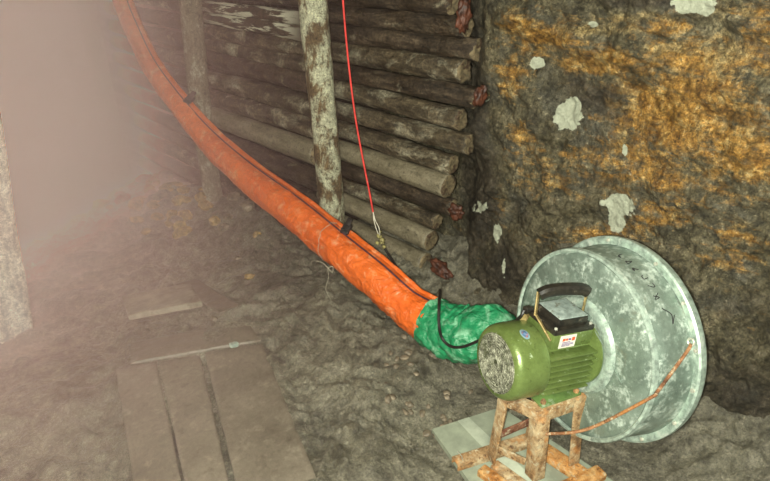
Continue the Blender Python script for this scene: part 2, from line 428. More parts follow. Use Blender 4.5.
def mk_wall():
    vs = []; fs = []; A = {k: [] for k in ('ochre', 'dark', 'white', 'tan')}
    ys = []; y = -1.0
    while y < 1.9: ys.append(y); y += .0068 if y > .05 else .02
    while y < 13.2: ys.append(y); y += .04
    zs = []; z = -1.3
    while z < 2.6: zs.append(z); z += .0068 if 0 < z < 1.45 else .03
    for y in ys:
        for z in zs:
            x = wall_x(y, z); vs.append((x, y, z))
            if y < 2.2 and -.2 < z < 1.8:
                px, py = proj(x, y, z)
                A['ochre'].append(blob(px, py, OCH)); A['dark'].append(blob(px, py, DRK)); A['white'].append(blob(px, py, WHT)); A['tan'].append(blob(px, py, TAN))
            else:
                A['ochre'].append(.5 if y < 1 else .1); A['dark'].append(.2 if y < 1 else .9); A['white'].append(0.); A['tan'].append(0.)
    n = len(zs)
    for i in range(len(ys)-1):
        for j in range(n-1): a = i*n+j; fs.append([a, a+1, a+n+1, a+n])
    o = link('wall_right', vs, fs, ROCK)
    for k, L in A.items():
        at = o.data.attributes.new(k, 'FLOAT', 'POINT'); at.data.foreach_set('value', L)
    return tag(o, kind='structure')
mk_wall()
def rockside(name, fn, u0, u1, nu, v0, v1, nv):
    o = grid(u0, u1, nu, v0, v1, nv, fn, name, ROCK); tag(o, kind='structure')
    for k, val in (('ochre', .25), ('dark', .6), ('white', 0.), ('tan', 0.)):
        at = o.data.attributes.new(k, 'FLOAT', 'POINT'); at.data.foreach_set('value', [val]*len(o.data.vertices))
    return o
def lw(y, z):
    x = -1.1+1.25*sm(2.3, 3.1, y); w = V((y, z, 4))
    return V((x+.07*noise.fractal(w*2.5, .9, 2.1, 4), y, z))
rockside('wall_left', lw, -.9, 13.2, 200, -1.4, 2.7, 60)
rockside('wall_end', lambda x, z: V((x, 12.8-.1*noise.fractal(V((x, z, 2))*2, .9, 2.1, 4), z)), -1.3, 2.4, 50, -1.4, 2.7, 40)
rockside('ceiling', lambda x, y: V((x, y, 2.25+.08*noise.fractal(V((x, y, 2))*2, .9, 2.1, 4))), -1.4, 2.4, 50, -.9, 13.2, 180)
# ------------------------------------------------------------------ lagging logs
def log_mesh(L, r0, r1, seed, rough=1., cut=False):
    n, m = 20, int(L/.022); vs = []; fs = []; idx = []
    for i in range(m+1):
        y = L*i/m; r = r0+(r1-r0)*i/m
        bend = .007*math.sin(y*2.2+seed)
        for k in range(n):
            a = 2*math.pi*k/n; c, s = math.cos(a), math.sin(a)
            rr = r*(1+.11*rough*noise.fractal(V((c*1.2, s*1.2, y*2.5+seed*3)), .9, 2.1, 2)+.08*rough*noise.noise(V((c*3, s*3, y*10+seed)))+.05*rough*noise.noise(V((c*8, s*8, y*30+seed))))
            if rough > .8 and noise.noise(V((c*2+seed, s*2, y*6))) > .35: rr -= .003
            jag = .03*rough*noise.noise(V((c*3, s*3, seed)))*(1 if i in (0, m) else 0)
            vs.append((rr*c+bend, y+jag, rr*s+bend*.5))
    for i in range(m):
        for k in range(n): k2 = (k+1) % n; fs.append([i*n+k, (i+1)*n+k, (i+1)*n+k2, i*n+k2]); idx.append(0)
    # end faces with a slightly hollow heart
    for e, base in ((0, 0), (1, m*n)):
        ys = -.004 if e == 0 else L+.004; c0 = len(vs)
        for k in range(n): v = vs[base+k]; vs.append((v[0]*.62, ys, v[2]*.62))
        vs.append((0, ys+(.012 if e == 0 else -.012), 0)); cc = len(vs)-1
        for k in range(n):
            k2 = (k+1) % n
            q = [base+k, base+k2, c0+k2, c0+k]; t = [c0+k, c0+k2, cc]
            fs += ([q, t] if e == 0 else [q[::-1], t[::-1]]); idx += [1, 1]
    return vs, fs, idx
def add_log(x, y, z, L, r0, r1, mat, label, group, tilt=0., rough=1.):
    seed = random.uniform(0, 99)
    vs, fs, idx = log_mesh(L, r0, r1, seed, rough)
    o = link('lagging_log', vs, fs, None, mats=[mat, ENDW], idx=idx)
    o.location = (x, y, z); o.rotation_euler = (tilt, random.uniform(0, 6), 0)
    tag(o, label, 'log', group); return o
# right-hand panel: pixel height of each log's axis measured at column 400, bottom to top
KIND = {'c': (LOGC, .3, 'smooth grey-brown bare'), 'm': (LOGM, 1., 'mould-flecked brown'), 'd': (LOGD, 1.2, 'dark wet bark-covered')}
rp = [  # y at px 400, px thickness, kind, x of its end in the photo, note
 (252, 25, 'c', 425, 'lowest one, under the cable joint'),
 (228, 25, 'c', 430, 'second from the bottom'),
 (208, 19, 'm', 436, 'third up, behind the cable joint'),
 (190, 20, 'd', 452, 'fourth up, under the sawn-ended one'),
 (171, 26, 'c', 447, 'fifth up, with clean sawn end'),
 (149, 22, 'm', 452, 'just above the sawn-ended one'),
 (128, 22, 'm', 468, 'seventh up, behind the red cable'),
 (106, 22, 'm', 460, 'eighth up, halfway up the bay'),
 (84, 20, 'd', 478, 'just below the ring-ended one'),
 (61, 23, 'm', 462, 'with ring-like end beside the rock'),
 (40, 20, 'd', 476, 'just above the ring-ended one'),
 (20, 20, 'd', 466, 'second below top of the view'),
 (1, 20, 'd', 452, 'cut by the top edge of the view'),
]
for py, th, k, ex, note in rp:
    X = 1.96 if k != 'c' else 1.93
    q = onx(400, py, X); e = onx(ex, py+16, X)
    mat, rg, lk = KIND[k]; r = th/2/f*q.length*.87
    o = add_log(X+.01, e.y, q.z, 2.50-e.y, r*1.03, r*.97, mat, f'{lk} log right of leaning post, {note}', 'lagging logs right of the leaning post', random.uniform(-.012, .012), rg)
for i in range(5):
    z = 1.40+i*.11
    add_log(1.97, 1.6, z, .9, .05, .05, LOGD, 'dark lagging log above the view between rock and leaning post', 'lagging logs right of the leaning post', 0)
lp = [  # y at px 260
 (229, 26, 'd', 'lowest and dark, half behind the orange duct'), (204, 26, 'd', 'second from the bottom, dark and wet'), (179, 25, 'd', 'third from the bottom, in a dark gap'), (157, 22, 'd', 'fourth up, under the smooth grey one'),
 (133, 25, 'c', 'smooth and grey, midway up the bay'), (112, 21, 'm', 'above the smooth grey one'), (91, 22, 'm', 'flecked with pale mould'), (71, 21, 'd', 'dark, under the grey-patched one'),
 (54, 18, 'm', 'grey-patched beside the leaning post'), (40, 16, 'm', 'dark with spotted mould'), (26, 15, 'w', 'with a long bright white mould streak'), (12, 14, 'w', 'with a short white mould streak'), (-3, 14, 'd', 'cut by the top edge of the view')]
def m_white():
    m = MT('white_streaked_bark'); s = m.mapped((1, .5, 1)); n = m.noise(20, 8, .7, .3); n3 = m.noise(50, 6, .75)
    c = m.ramp(n, [(.3, (36, 28, 20)), (.6, (76, 62, 48))])
    sp = m.n.new('ShaderNodeSeparateXYZ'); m.l.new(m.n.new('ShaderNodeNewGeometry').outputs['Position'], sp.inputs[0])
    yy = sp.outputs[1]
    band = m.math('MULTIPLY', m.step(m.math('DIVIDE', yy, 5), .52, .56), m.step(m.math('DIVIDE', yy, 5), .74, .68))
    f2 = m.math('MULTIPLY', band, m.step(m.noise(26, 6, .65, .3, m.mapped((1, .12, 1))), .50, .56))
    c = m.mix(f2, c, (204, 202, 180))
    return m.done(c, .7, m.bump(n3, .8, .01))
KIND['w'] = (m_white(), 1.1, 'dark')
for py, th, k, note in lp:
    X = 1.95 if k == 'c' else 1.98
    q = onx(260, py, X); mat, rg, lk = KIND[k]; r = th/2/f*q.length*.87
    add_log(X, 2.40 if False else 2.53, q.z, 1.32, r, r*.95, mat, f'{lk} log between the two posts, {note}', 'lagging logs between the two posts', random.uniform(-.012, .012), rg)
for i in range(4):
    add_log(1.98, 2.53, 1.33+i*.11, 1.32, .05, .05, LOGD, 'dark lagging log above the view between the two posts', 'lagging logs between the two posts')
for b, (ya, yb) in enumerate(((3.87, 5.3), (5.32, 6.8), (6.82, 8.3))):
    g = ['lagging logs beyond the second post', 'lagging logs deep in the haze', 'lagging logs at the hidden end of the haze'][b]
    for i in range(16):
        add_log(2.0, ya, -.38+.15*i*.85, yb-ya, .051, .049, LOGD if i % 3 else LOGM, ['dark lagging log lost in haze beyond the second post', 'hazy dark lagging log between the third and fourth posts', 'hazy dark lagging log beyond the fourth post'][b], g)
def chunk(px, py, X, sx, sy, sz, label, rz=0.):
    bm = bmesh.new(); bmesh.ops.create_icosphere(bm, subdivisions=4, radius=1); sd = random.uniform(0, 50)
    for v in bm.verts:
        q = v.co.copy(); d = 1+.5*noise.fractal(q*1.6+V((sd, 0, 0)), .8, 2.1, 4)
        v.co = V((q.x*sx, q.y*sy, q.z*sz))*d
    me = bpy.data.meshes.new('rotten_wood'); bm.to_mesh(me); bm.free(); me.materials.append(RUSTW)
    me.polygons.foreach_set('use_smooth', [True]*len(me.polygons))
    o = bpy.data.objects.new('rotten_wood', me); o.location = onx(px, py, X); COL.objects.link(o); o.rotation_euler = (rz, 0, 0)
    tag(o, label, 'wood')
chunk(480, 96, 1.93, .025, .022, .05, 'dark red rotten wood stub wedged between log ends and rock', .3)
chunk(440, 268, 1.86, .03, .06, .03, 'red-brown rotten wood lump in the mud under the lowest log ends', .4)
chunk(456, 212, 1.92, .025, .035, .03, 'small red-brown rotten chunk right of the lower log ends')
chunk(464, 14, 1.92, .03, .022, .06, 'dark red splintered stub at the top beside the log ends')
# ------------------------------------------------------------------ posts
def post(name, pts, r, mat, label, seed, flat=0.):
    path = spline(pts, 14); base = path[0]
    n = 26; vs = []; fs = []
    for i, p in enumerate(path):
        for k in range(n):
            a = 2*math.pi*k/n; c, s = math.cos(a), math.sin(a)
            if flat:      # squared hewn post
                q = (abs(c)**6+abs(s)**6)**(-1/6); rr = r*q
            else: rr = r
            rr *= 1+.08*noise.fractal(V((c+seed, s, p.z*2.5)), .9, 2.1, 3)+.03*noise.noise(V((c*5, s*5, p.z*14+seed)))
            vs.append(p-base+V((rr*c, rr*s, 0)))
    m = len(path)
    for i in range(m-1):
        for k in range(n): k2 = (k+1) % n; fs.append([i*n+k, i*n+k2, (i+1)*n+k2, (i+1)*n+k])
    fs += [list(range(n))[::-1], [(m-1)*n+k for k in range(n)]]
    o = link(name, vs, fs, mat); o.location = base
    return tag(o, label, 'post', 'timber props along the drift' if not flat else None)
A = onx(334, 232, 1.81); B = onx(322, 100, 1.79); C_ = onx(313, 0, 1.77)
post('timber_post', [V((A.x, A.y, A.z-.25)), A, B, C_, C_+(C_-B)*1.45], .066, POSTM, 'rough leaning timber post flecked with white mould, right behind the orange duct', 1.)
A = onx(216, 215, 1.84); B = onx(201, 110, 1.84); C_ = onx(190, 0, 1.84)
post('timber_post', [V((A.x, A.y, A.z-.2)), A, B, C_, C_+(C_-B)*1.3], .066, POSTG, 'smoother grey timber post farther along, left of the log wall and behind the duct', 5.)
for k, (yy, lb) in enumerate(((5.31, 'dim timber post in the haze, where the orange duct fades out'), (6.81, 'barely visible timber post deep in the pink haze'), (8.31, 'faintest timber post at the far end of the haze'))):
    post('timber_post', [(1.86, yy, fz(1.86, yy)-.1), (1.85, yy+.02, .6), (1.84, yy, 1.3), (1.84, yy, 2.2)], .075, POSTM if k == 0 else POSTG, lb, 9.+k)
A = onf(6, 322); A = onz(6, 322, fz(A.x, A.y)); r_ = ray(-32, 90); t = (A.x*F2[0]+A.y*F2[1])/(r_.x*F2[0]+r_.y*F2[1]); B = V((r_.x*t, r_.y*t, H+r_.z*t))
post('squared_post', [V((A.x, A.y, A.z-.1)), A, B, B+(B-A)*.9], .095, POSTL, 'pale squared post at the left edge of the view, nearest in the haze', 3., 1.)
post('timber_post', [(.28, 5.31, -.6), (.28, 5.31, .6), (.3, 5.31, 2.2)], .08, POSTG, 'hazed timber post standing on the left side of the drift', 14.)
# ------------------------------------------------------------------ boards in the floor
lab = {'short_pale': ('short pale plank end lying proud of the mud, farthest of the floor boards', 'floor_plank'),
 'cross': ('wide plank laid crosswise at the head of the long floor boards', 'floor_plank'),
 'slanted': ('narrow slanted plank running from the short pale plank toward the log wall', 'floor_plank'),
 'long_left': ('leftmost long floor board, half buried in splashed mud', 'floor_plank'),
 'long_middle': ('long floor board left of the deep brown groove', 'floor_plank'),
 'long_right': ('widest long floor board, right of the deep brown groove', 'floor_plank')}
for nm, q in PQ.items():
    th = .03; lift = {'short_pale': .045, 'cross': .008, 'slanted': .022}.get(nm, .010)
    nu, nv = 24, 40; vs = []; fs = []
    for lay in (0, 1):
        for j in range(nv+1):
            for i in range(nu+1):
                u, v = i/nu, j/nv
                p = (q[0]*(1-u)+q[1]*u)*(1-v)+(q[3]*(1-u)+q[2]*u)*v
                ed = min(u, 1-u, v, 1-v)
                z = p.z+lift+(.0035*noise.fractal(V((p.x*9, p.y*9, 2)), .9, 2.1, 3) if lay == 0 else -th)
                if lay == 0: z -= .004*(ed < .01)
                jx = .004*noise.noise(V((p.x*14, p.y*14, 0)))
                vs.append((p.x+jx, p.y+jx, z))
    n0 = (nu+1)*(nv+1)
    for j in range(nv):
        for i in range(nu):
            a = j*(nu+1)+i; fs.append([a, a+1, a+nu+2, a+nu+1]); a += n0; fs.append([a, a+nu+1, a+nu+2, a+1])
    ring = [i for i in range(nu+1)]+[j*(nu+1)+nu for j in range(1, nv+1)]+[nv*(nu+1)+i for i in range(nu-1, -1, -1)]+[j*(nu+1) for j in range(nv-1, 0, -1)]
    for i in range(len(ring)): a, b = ring[i], ring[(i+1) % len(ring)]; fs.append([a, a+n0, b+n0, b])
    o = MB(); o.v = [V(p) for p in vs]; o.f = fs; o = o.build(lab[nm][1], BOARDP if nm == 'short_pale' else BOARD, ang=50)
    tag(o, lab[nm][0], 'plank')
# ------------------------------------------------------------------ stones
def stone(c, r, mat, label, group=None, sq=.7):
    bm = bmesh.new(); bmesh.ops.create_icosphere(bm, subdivisions=3, radius=1)
    s = random.uniform(0, 50); ax = (random.uniform(.8, 1.3), random.uniform(.7, 1.1), random.uniform(.5, .8))
    for v in bm.verts:
        d = 1+.35*noise.fractal(v.co*1.1+V((s, 0, 0)), .9, 2.1, 3)
        vo = noise.voronoi(v.co*1.3+V((s, 0, 0)))[0]; d -= .15*vo[0]
        v.co = V((v.co.x*ax[0], v.co.y*ax[1], v.co.z*ax[2]))*d*r
    me = bpy.data.meshes.new('loose_stone'); bm.to_mesh(me); bm.free(); me.materials.append(mat)
    me.polygons.foreach_set('use_smooth', [r < .02]*len(me.polygons))
    o = bpy.data.objects.new('loose_stone', me); o.location = c; COL.objects.link(o)
    o.rotation_euler = (0, 0, random.uniform(0, 6)); return tag(o, label, 'stone', group)
def gz(x, y, d=.0): return V((x, y, ground(x, y)+d))
for px, py, r, mt, lb in ((257, 238, .026, STONEO, 'yellowish stone on the mud just below the orange duct'), (250, 281, .022, STONEO, 'small ochre stone beside the slanted plank'),
        (238, 259, .02, STONE, 'small grey stone on the mud between the ochre stones'), (29, 265, .03, POSTL, 'pale round stone beside the foot of the pale squared post'), (234, 345, .02, GALVL, 'small white pebble at the end of the crosswise plank'),
        (385, 306, .018, STONE, 'small grey stone under the orange duct'), (214, 318, .018, STONE, 'small grey stone between the planks')):
    q = onf(px, py); stone(gz(q.x, q.y, r*.25), r, mt, lb)
random.seed(11)
for i in range(70):
    px = random.gauss(168, 24); py = random.gauss(205, 17)
    if py > 240 or py < 168: continue
    q = onf(px, py, .05); r = random.uniform(.025, .065)
    if q.x > 1.9: continue
    stone(gz(q.x, q.y, r*.3), r, STONEO if random.random() < .6 else STONE, 'broken ochre and grey stone in the rubble heap beneath the hazy duct', 'stones of the rubble heap')
for i in range(34):
    px = random.uniform(380, 480); py = random.uniform(345, 425)
    q = onf(px, py); r = random.uniform(.008, .02)
    stone(gz(q.x, q.y, r*.1), r, STONE, 'small muddy stone on the ground left of the blower', 'stones left of the blower')
# ------------------------------------------------------------------ duct
dp = [((534, 352), 1.60, .05), ((512, 344), 1.57, .060), ((492, 332), 1.54, .096), ((466, 335), 1.51, .100), ((440, 326), 1.50, .092), ((412, 309), 1.50, .083), ((380, 280), 1.51, .085), ((344, 251), 1.53, .086), ((300, 215), 1.56, .085),
      ((250, 177), 1.60, .083), ((211, 141), 1.63, .076), ((181, 106), 1.64, .068), ((156, 72), 1.65, .064), ((140, 42), 1.66, .062), ((128, 15), 1.66, .06), ((118, -15), 1.66, .06)]
pth = spline([onx(*p, X) for p, X, r in dp], 26); rad = []
for i in range(len(pth)):
    t = i/26; k = min(int(t), len(dp)-2); rad.append(dp[k][2]*(1-(t-k))+dp[k+1][2]*(t-k))
far = pth[-1]
def ducttube(i0, i1, seed, extra=0., flare=0.):
    vs = []; fs = []; n = 56; fr = []
    for i in range(i0, i1+1):
        p = pth[i]; t = (pth[min(i+1, len(pth)-1)]-pth[max(i-1, 0)]).normalized()
        x = t.cross(V((0, 0, 1))).normalized(); z = x.cross(t); r = rad[i]+extra
        s = (p-pth[0]).length*1.; s = i*.02 if False else sum((0,)) or i*.012
        for k in range(n):
            a = 2*math.pi*k/n; c, q = math.cos(a), math.sin(a)
            wr = .07*noise.noise(V((c*1.6, q*1.6, s*5+seed)))+.05*(1-abs(noise.noise(V((c*2.2+s*2, q*2.2, s*9+seed)))))**3+.05*(1-abs(noise.noise(V((c*3, q*3-s*5, s*16)))))**4-.03
            # slack cloth sags a little and gathers at the hanging points
            rr = r*(1+wr+flare*.12*noise.noise(V((c*3, q*3, s*12))))
            sag = 1.03 if q < 0 else .97
            vs.append(p+x*rr*c+z*rr*q*sag)
    m = i1-i0+1
    for i in range(m-1):
        for k in range(n): k2 = (k+1) % n; fs.append([i*n+k, (i+1)*n+k, (i+1)*n+k2, i*n+k2])
    return vs, fs
duct = empty('ventilation_duct', onx(412, 309, 1.5))
tag(duct, 'long orange fabric ventilation duct running from the blower along the log wall into the haze', 'air duct')
bpy.context.view_layer.update()
def rel(vs, o): return [V(v)-o.location for v in vs]
vs, fs = ducttube(110, len(pth)-1, 2.)
link('orange_sleeve', rel(vs, duct), fs, ORANGE, duct)
vs, fs = ducttube(0, 113, 8., .005, 1.)
# peaked fold on the top of the green cloth
for i, v in enumerate(vs):
    px, py = proj(*v); pk = onx(487, 303, 1.54)
    d = (v-pk).length
    if d < .12: vs[i] = v+(pk-v)*(.55*sm(.12, .02, d))
link('green_sleeve', rel(vs, duct), fs, GREENF, duct)['label'] = 'green tarpaulin sleeve joining the blower'
def surf(i, ang, off=0.):
    p = pth[i]; t = (pth[min(i+1, len(pth)-1)]-pth[max(i-1, 0)]).normalized(); x = t.cross(V((0, 0, 1))).normalized(); z = x.cross(t)
    return p+(x*math.cos(ang)+z*math.sin(ang))*(rad[i]+off)
# side sign: find which side faces the wall
sg = 1 if surf(150, 0).x > pth[150].x else -1
def sa(deg): return math.radians(deg) if sg > 0 else math.pi-math.radians(deg)     # deg measured from the wall side, 90 = top
mb = MB(); vs = []; L = list(range(110, len(pth)))
for i in L:
    w = .004*noise.noise(V((i*.12, 0, 0)))
    for a_, o_ in ((62, .002), (66, .013+w), (70, .013+w), (74, .001)): vs.append(surf(i, sa(a_), o_))
fs = [[r*4+k, r*4+k+1, r*4+5+k, r*4+4+k] for r in range(len(L)-1) for k in range(3)]
mb.add(vs, fs); link('top_hem', rel(mb.v, duct), mb.f, ORANGE, duct)
mb = MB(); vs = []
for i in L:
    for a_, o_ in ((87, .001), (89, .005), (91, .005), (93, .001)): vs.append(surf(i, sa(a_+2*math.sin(i*.05)), o_))
mb.add(vs, fs); o = link('seam_strip', rel(mb.v, duct), mb.f, SEAM, duct); o['label'] = 'dark purple seam along the duct'
def clip(i, lb, s=1.):
    c = surf(i, sa(76), .012); t = (pth[i+1]-pth[i-1]).normalized()
    o_ = V((-.6, 0, .8)); x = t.cross(o_).normalized(); z = x.cross(t)
    M = Matrix(((t.x, x.x, z.x, 0), (t.y, x.y, z.y, 0), (t.z, x.z, z.z, 0), (0, 0, 0, 1))); M = Matrix.Rotation(.5, 4, 'Z') @ M
    e = empty('duct_clip', c); tag(e, lb, 'clip', 'clips on the duct')
    a = MB().box((0, 0, 0), (.036*s, .05*s, .022*s), M, .004); a.build('jaw', BLACK, e)
    a = MB().box((.0, .032*s, .01*s), (.024*s, .034*s, .007*s), M, .003).tube([M @ V((-.017*s, -.01, .014*s)), M @ V((.017*s, -.01, .014*s))], .004*s, 8); a.build('grip', BLACK, e)
def near(px, py):
    return min(range(121, len(pth)-3), key=lambda i: (proj(*surf(i, sa(90)))[0]-px)**2+(proj(*surf(i, sa(90)))[1]-py)**2)
clip(near(341, 232), 'black clip on the duct at the foot of the leaning post', 1.05)
clip(near(186, 101), 'black clip on the hazy duct beside the grey post', 1.2)
# twine tied round the duct
i = near(335, 228)
ring = [surf(i+int(3*math.sin(a)), a, .004) for a in [2*math.pi*k/40 for k in range(41)]]
b = proj
tw = MB().tube(ring, .0012, 6)
k0 = onx(328, 268, 1.43)
tw.tube(spline([k0, k0+V((-.01, .03, .02)), k0+V((-.02, .08, .012)), k0+V((-.02, .10, -.01))], 5), .0013, 5).tube(spline([k0, k0+V((0, .0, -.05)), k0+V((-.01, .01, -.11)), k0+V((.01, 0, -.17))], 5), .0013, 5)
tw.tube(spline([k0, k0+V((.01, -.02, .012)), k0+V((0, -.03, -.01)), k0], 5), .0016, 5)
tag(tw.build('twine_tie', STRING), 'thin grey twine knotted round the duct below the leaning post, ends dangling', 'string')
# ------------------------------------------------------------------ hanging cable and joint
Xc = 1.74
cab = empty('hanging_cable', onx(343, 0, Xc)); tag(cab, 'red power cable hanging down in front of the log wall, spliced to a black lead', 'cable')
pr = [onx(340, -60, Xc), onx(343, 0, Xc), onx(348, 58, Xc), onx(355, 115, Xc), onx(363, 160, Xc), onx(369, 190, Xc), onx(373, 212, Xc)]
MB().tube([p-cab.location for p in spline(pr, 10)], .0042, 8).build('red_sheath', RED, cab)
for d in (0, 3):
    pw = [onx(373, 211, Xc), onx(374+d*.4, 220, Xc), onx(376+d, 228, Xc-.01), onx(379+d*.3, 236, Xc)]
    MB().tube([p-cab.location for p in spline(pw, 6)], .0022, 6).build('bare_wire', WHITEC, cab)
a = MB()
for dx, dy, r, ang in ((379, 236, .010, 0), (382, 241, .013, 1), (377, 243, .008, 2), (384, 247, .009, .5), (380, 232, .006, 1.)):
    c = onx(dx, dy, Xc)-cab.location
    a.lathe([(-r*1.2, r*.3), (-r*.9, r*.8), (-r*.3, r*1.05), (r*.3, r*.85), (r*.9, r), (r*1.3, r*.3)], 12, (True, True), Matrix.Translation(c) @ Matrix.Rotation(ang, 4, 'Z') @ Matrix.Rotation(ang+.6, 4, 'Y'), lambda x, q: .003*noise.noise(V((x*90, math.cos(q)*2, math.sin(q)*2))))
a.build('taped_joint', TAPE, cab)['label'] = 'knobbly taped cable joint'
pb = [onx(382, 244, Xc), onx(388, 254, Xc), onx(395, 264, Xc-.01), onx(399, 274, Xc-.02), onx(402, 287, Xc-.03), onx(420, 302, Xc-.02), onx(440, 318, Xc-.06)]
pb = pb[:5]+[V((1.72, 1.62, .02+fz(1.72, 1.62)))]
MB().tube([p-cab.location for p in spline(pb, 10)], .0055, 8).build('black_lead', BLACK, cab)
# ------------------------------------------------------------------ blower: housing, motor, stand
n_ = V((.932, -.339, -.12)).normalized(); S_ = .97; C0 = V((1.54*S_, .70*S_, 1.5-1.15*S_))
u_ = V((0, 0, 1)).cross(n_).normalized(); w_ = n_.cross(u_)
base = empty('blower', (1.38, .70, -.036))
tag(base, 'green electric motor with big galvanised round fan housing on a rusty steel stand', 'blower fan')
def fr(o, x=n_, y=u_, z=w_): return Matrix(((x.x, y.x, z.x, o.x), (x.y, y.y, z.y, o.y), (x.z, y.z, z.z, o.z), (0, 0, 0, 1)))
T = Matrix.Translation(-base.location)
MH = T @ fr(C0) @ Matrix.Scale(S_, 4)
R = .300
hs = MB().lathe([(-.002, .05), (-.003, .13), (.0, .17), (-.004, .24), (-.002, R-.008), (.004, R), (.05, R+.002), (.10, R+.006), (.142, R+.010), (.148, R+.022)], 128, (False, False), MH,
     lambda x, a: (.004*math.sin(2*a+1)+.0025*noise.noise(V((math.cos(a)*3, math.sin(a)*3, x*20)))) if x > .003 else 0).lathe([(.150, R+.02), (.150, .1), (.15, .01)], 64, (False, True), MH)
house = hs.build('fan_housing', GALV, base, ang=60)
MB().lathe([(-.006, R-.008), (-.012, R-.002), (-.010, R+.005), (.002, R+.008), (.008, R+.002)], 128, (False, False), MH).build('front_rim', GALVL, house)
MB().lathe([(.136, R+.010), (.132, R+.030), (.136, R+.036), (.150, R+.037), (.160, R+.034), (.160, R+.012)], 128, (False, False), MH).build('rear_flange', GALVL, house)
MB().lathe([(-.003, .118), (-.014, .125), (-.018, .138), (-.014, .151), (-.002, .158)], 80, (False, False), MH).build('mounting_ring', GALVL, house)
# overlapping sheet seam on the face
a_ = MB(); pts = [MH @ V((-.006, .03-.015, .115)), MH @ V((-.007, -.1, .06)), MH @ V((-.006, -.2, -.01))]
a_.bar(pts[0], pts[1], .004, .003).bar(pts[1], pts[2], .004, .003); a_.build('sheet_seam', GALV, house)
# discharge spout toward the duct
sp = MB(); s0 = C0+n_*.075; uh = V((.342, .94, 0)); vs = []; prof = []
start = s0+uh*.10+V((0, 0, -.10)); end = pth[0]+(pth[0]-pth[4]).normalized()*-.02
for i in range(13):
    t = i/12; c = start*(1-t*.8)+end*t*.8+V((0, 0, -.0*math.sin(t*3.14))); r = .10*(1-t)+.078*t
    for k in range(32):
        a = 2*math.pi*k/32; e = 1+.25*(1-t)*abs(math.sin(2*a)); vs.append(c-base.location+n_*r*e*.72*math.cos(a)+V((0, 0, 1))*r*e*math.sin(a))
sp.add(vs, [[i*32+k, i*32+(k+1) % 32, (i+1)*32+(k+1) % 32, (i+1)*32+k] for i in range(12) for k in range(32)])
sp.build('outlet_spout', GALV, house)
for ang in (75, 50, 26, 5, -18, -45, 110):
    a = math.radians(ang); c = MH @ V((.130, -(R+.024)*math.cos(a), (R+.024)*math.sin(a)))
    MB().lathe([(-.005, .002), (-.004, .0055), (.002, .006)], 10, (True, True), Matrix.Translation(c) @ MH.to_3x3().to_4x4()).build('bolt', STEELS, house)
# marker scribble on the top of the drum wall
a = MB()
def dr(ang, x): 
    q = math.radians(ang); rr = R+.0095+ .004*math.sin(2*(math.pi-q)+1)*1.
    return MH @ V((x, -rr*math.cos(q), rr*math.sin(q)))
an = 88
for ch in range(7):
    s = [dr(an-ch*6.5+dx, .075+dy-.004*(ch % 3)) for dx, dy in random.sample([(0, -.012), (1.5, .012), (2.6, -.006), (.6, .006), (3.2, .01), (2, -.012)], 4)]
    if ch == 6: s = [dr(an-38, .062), dr(an-42, .088), dr(an-47, .080), dr(an-42.5, .098)]
    a.tube(spline(s, 4), .0013, 5)
a.build('marker_writing', INK, house)
# motor
MC = T @ fr(C0+V((0, 0, -.015))) @ Matrix.Scale(S_, 4)
def rr_(x, a): return 0
mb = MB().lathe([(-.215, .02), (-.215, .082), (-.20, .086), (-.02, .086), (-.012, .112), (.0, .115)], 72, (True, True), MC)
motor = mb.build('motor_body', GREEN, base)
fin = MB()
for side in (-1, 1):
    for k in range(7):
        z = -.068+k*.0205; y = side*math.sqrt(max(.0, .087**2-z*z)); L0 = .108
        fin.box((-.115, side*(abs(y)+.094)/2, z), (.175, abs(.098-abs(y))+.014, .0055), MC, .001)
for k in range(-3, 4): fin.box((-.115, k*.018, -.086), (.175, .004, .022), MC, .001)
fin.build('cooling_fin', GREEN, motor)
def cw(x, a): return 0
MB().lathe([(-.318, .092), (-.3175, .099), (-.312, .108), (-.300, .1145), (-.285, .1165), (-.212, .1175), (-.208, .1165), (-.206, .110)], 96, (False, False), MC).build('fan_cowl', GREEN, motor)
g = MB().lathe([(-.310, .098), (-.309, .06), (-.308, .03), (-.308, .001)], 96, (False, False), MC, None)
for r in [.012+.0085*k for k in range(10)]:
    g.tube([MC @ V((-.316-.0015*noise.noise(V((q, r*40, 0))), r*math.cos(q), r*math.sin(q))) for q in [2*math.pi*k/48 for k in range(49)]], .0021, 6)
for k in range(24):
    q = math.pi*k/12; g.tube([MC @ V((-.3165, .012*math.cos(q), .012*math.sin(q))), MC @ V((-.3165, .096*math.cos(q), .096*math.sin(q)))], .0016, 6)
g.build('fan_guard', GRILLE, motor)['label'] = 'guard clogged with pale dust'
# foot
# terminal box, turned with the body
MB().box((-.115, -.01, .098), (.150, .135, .05), MC, .006).build('terminal_base', GREEN, motor)
tb = MB().box((-.117, -.012, .130), (.150, .132, .018), MC, .005).box((-.117, -.012, .150), (.112, .108, .030), MC, .010).build('terminal_box', BLACKP, motor)
MB().box((-.117, -.012, .1665), (.104, .100, .005), MC, .0022).build('box_lid', GREYP, motor)['label'] = 'grey lid plate'
for x in (-.183, -.051):
    for y in (-.068, .044):
        MB().lathe([(-.001, .005), (.004, .005), (.006, .002)], 10, (True, True), MC @ Matrix.Translation((x, y, .139)) @ Matrix.Rotation(-math.pi/2, 4, 'Y')).build('screw', STEELS, motor)
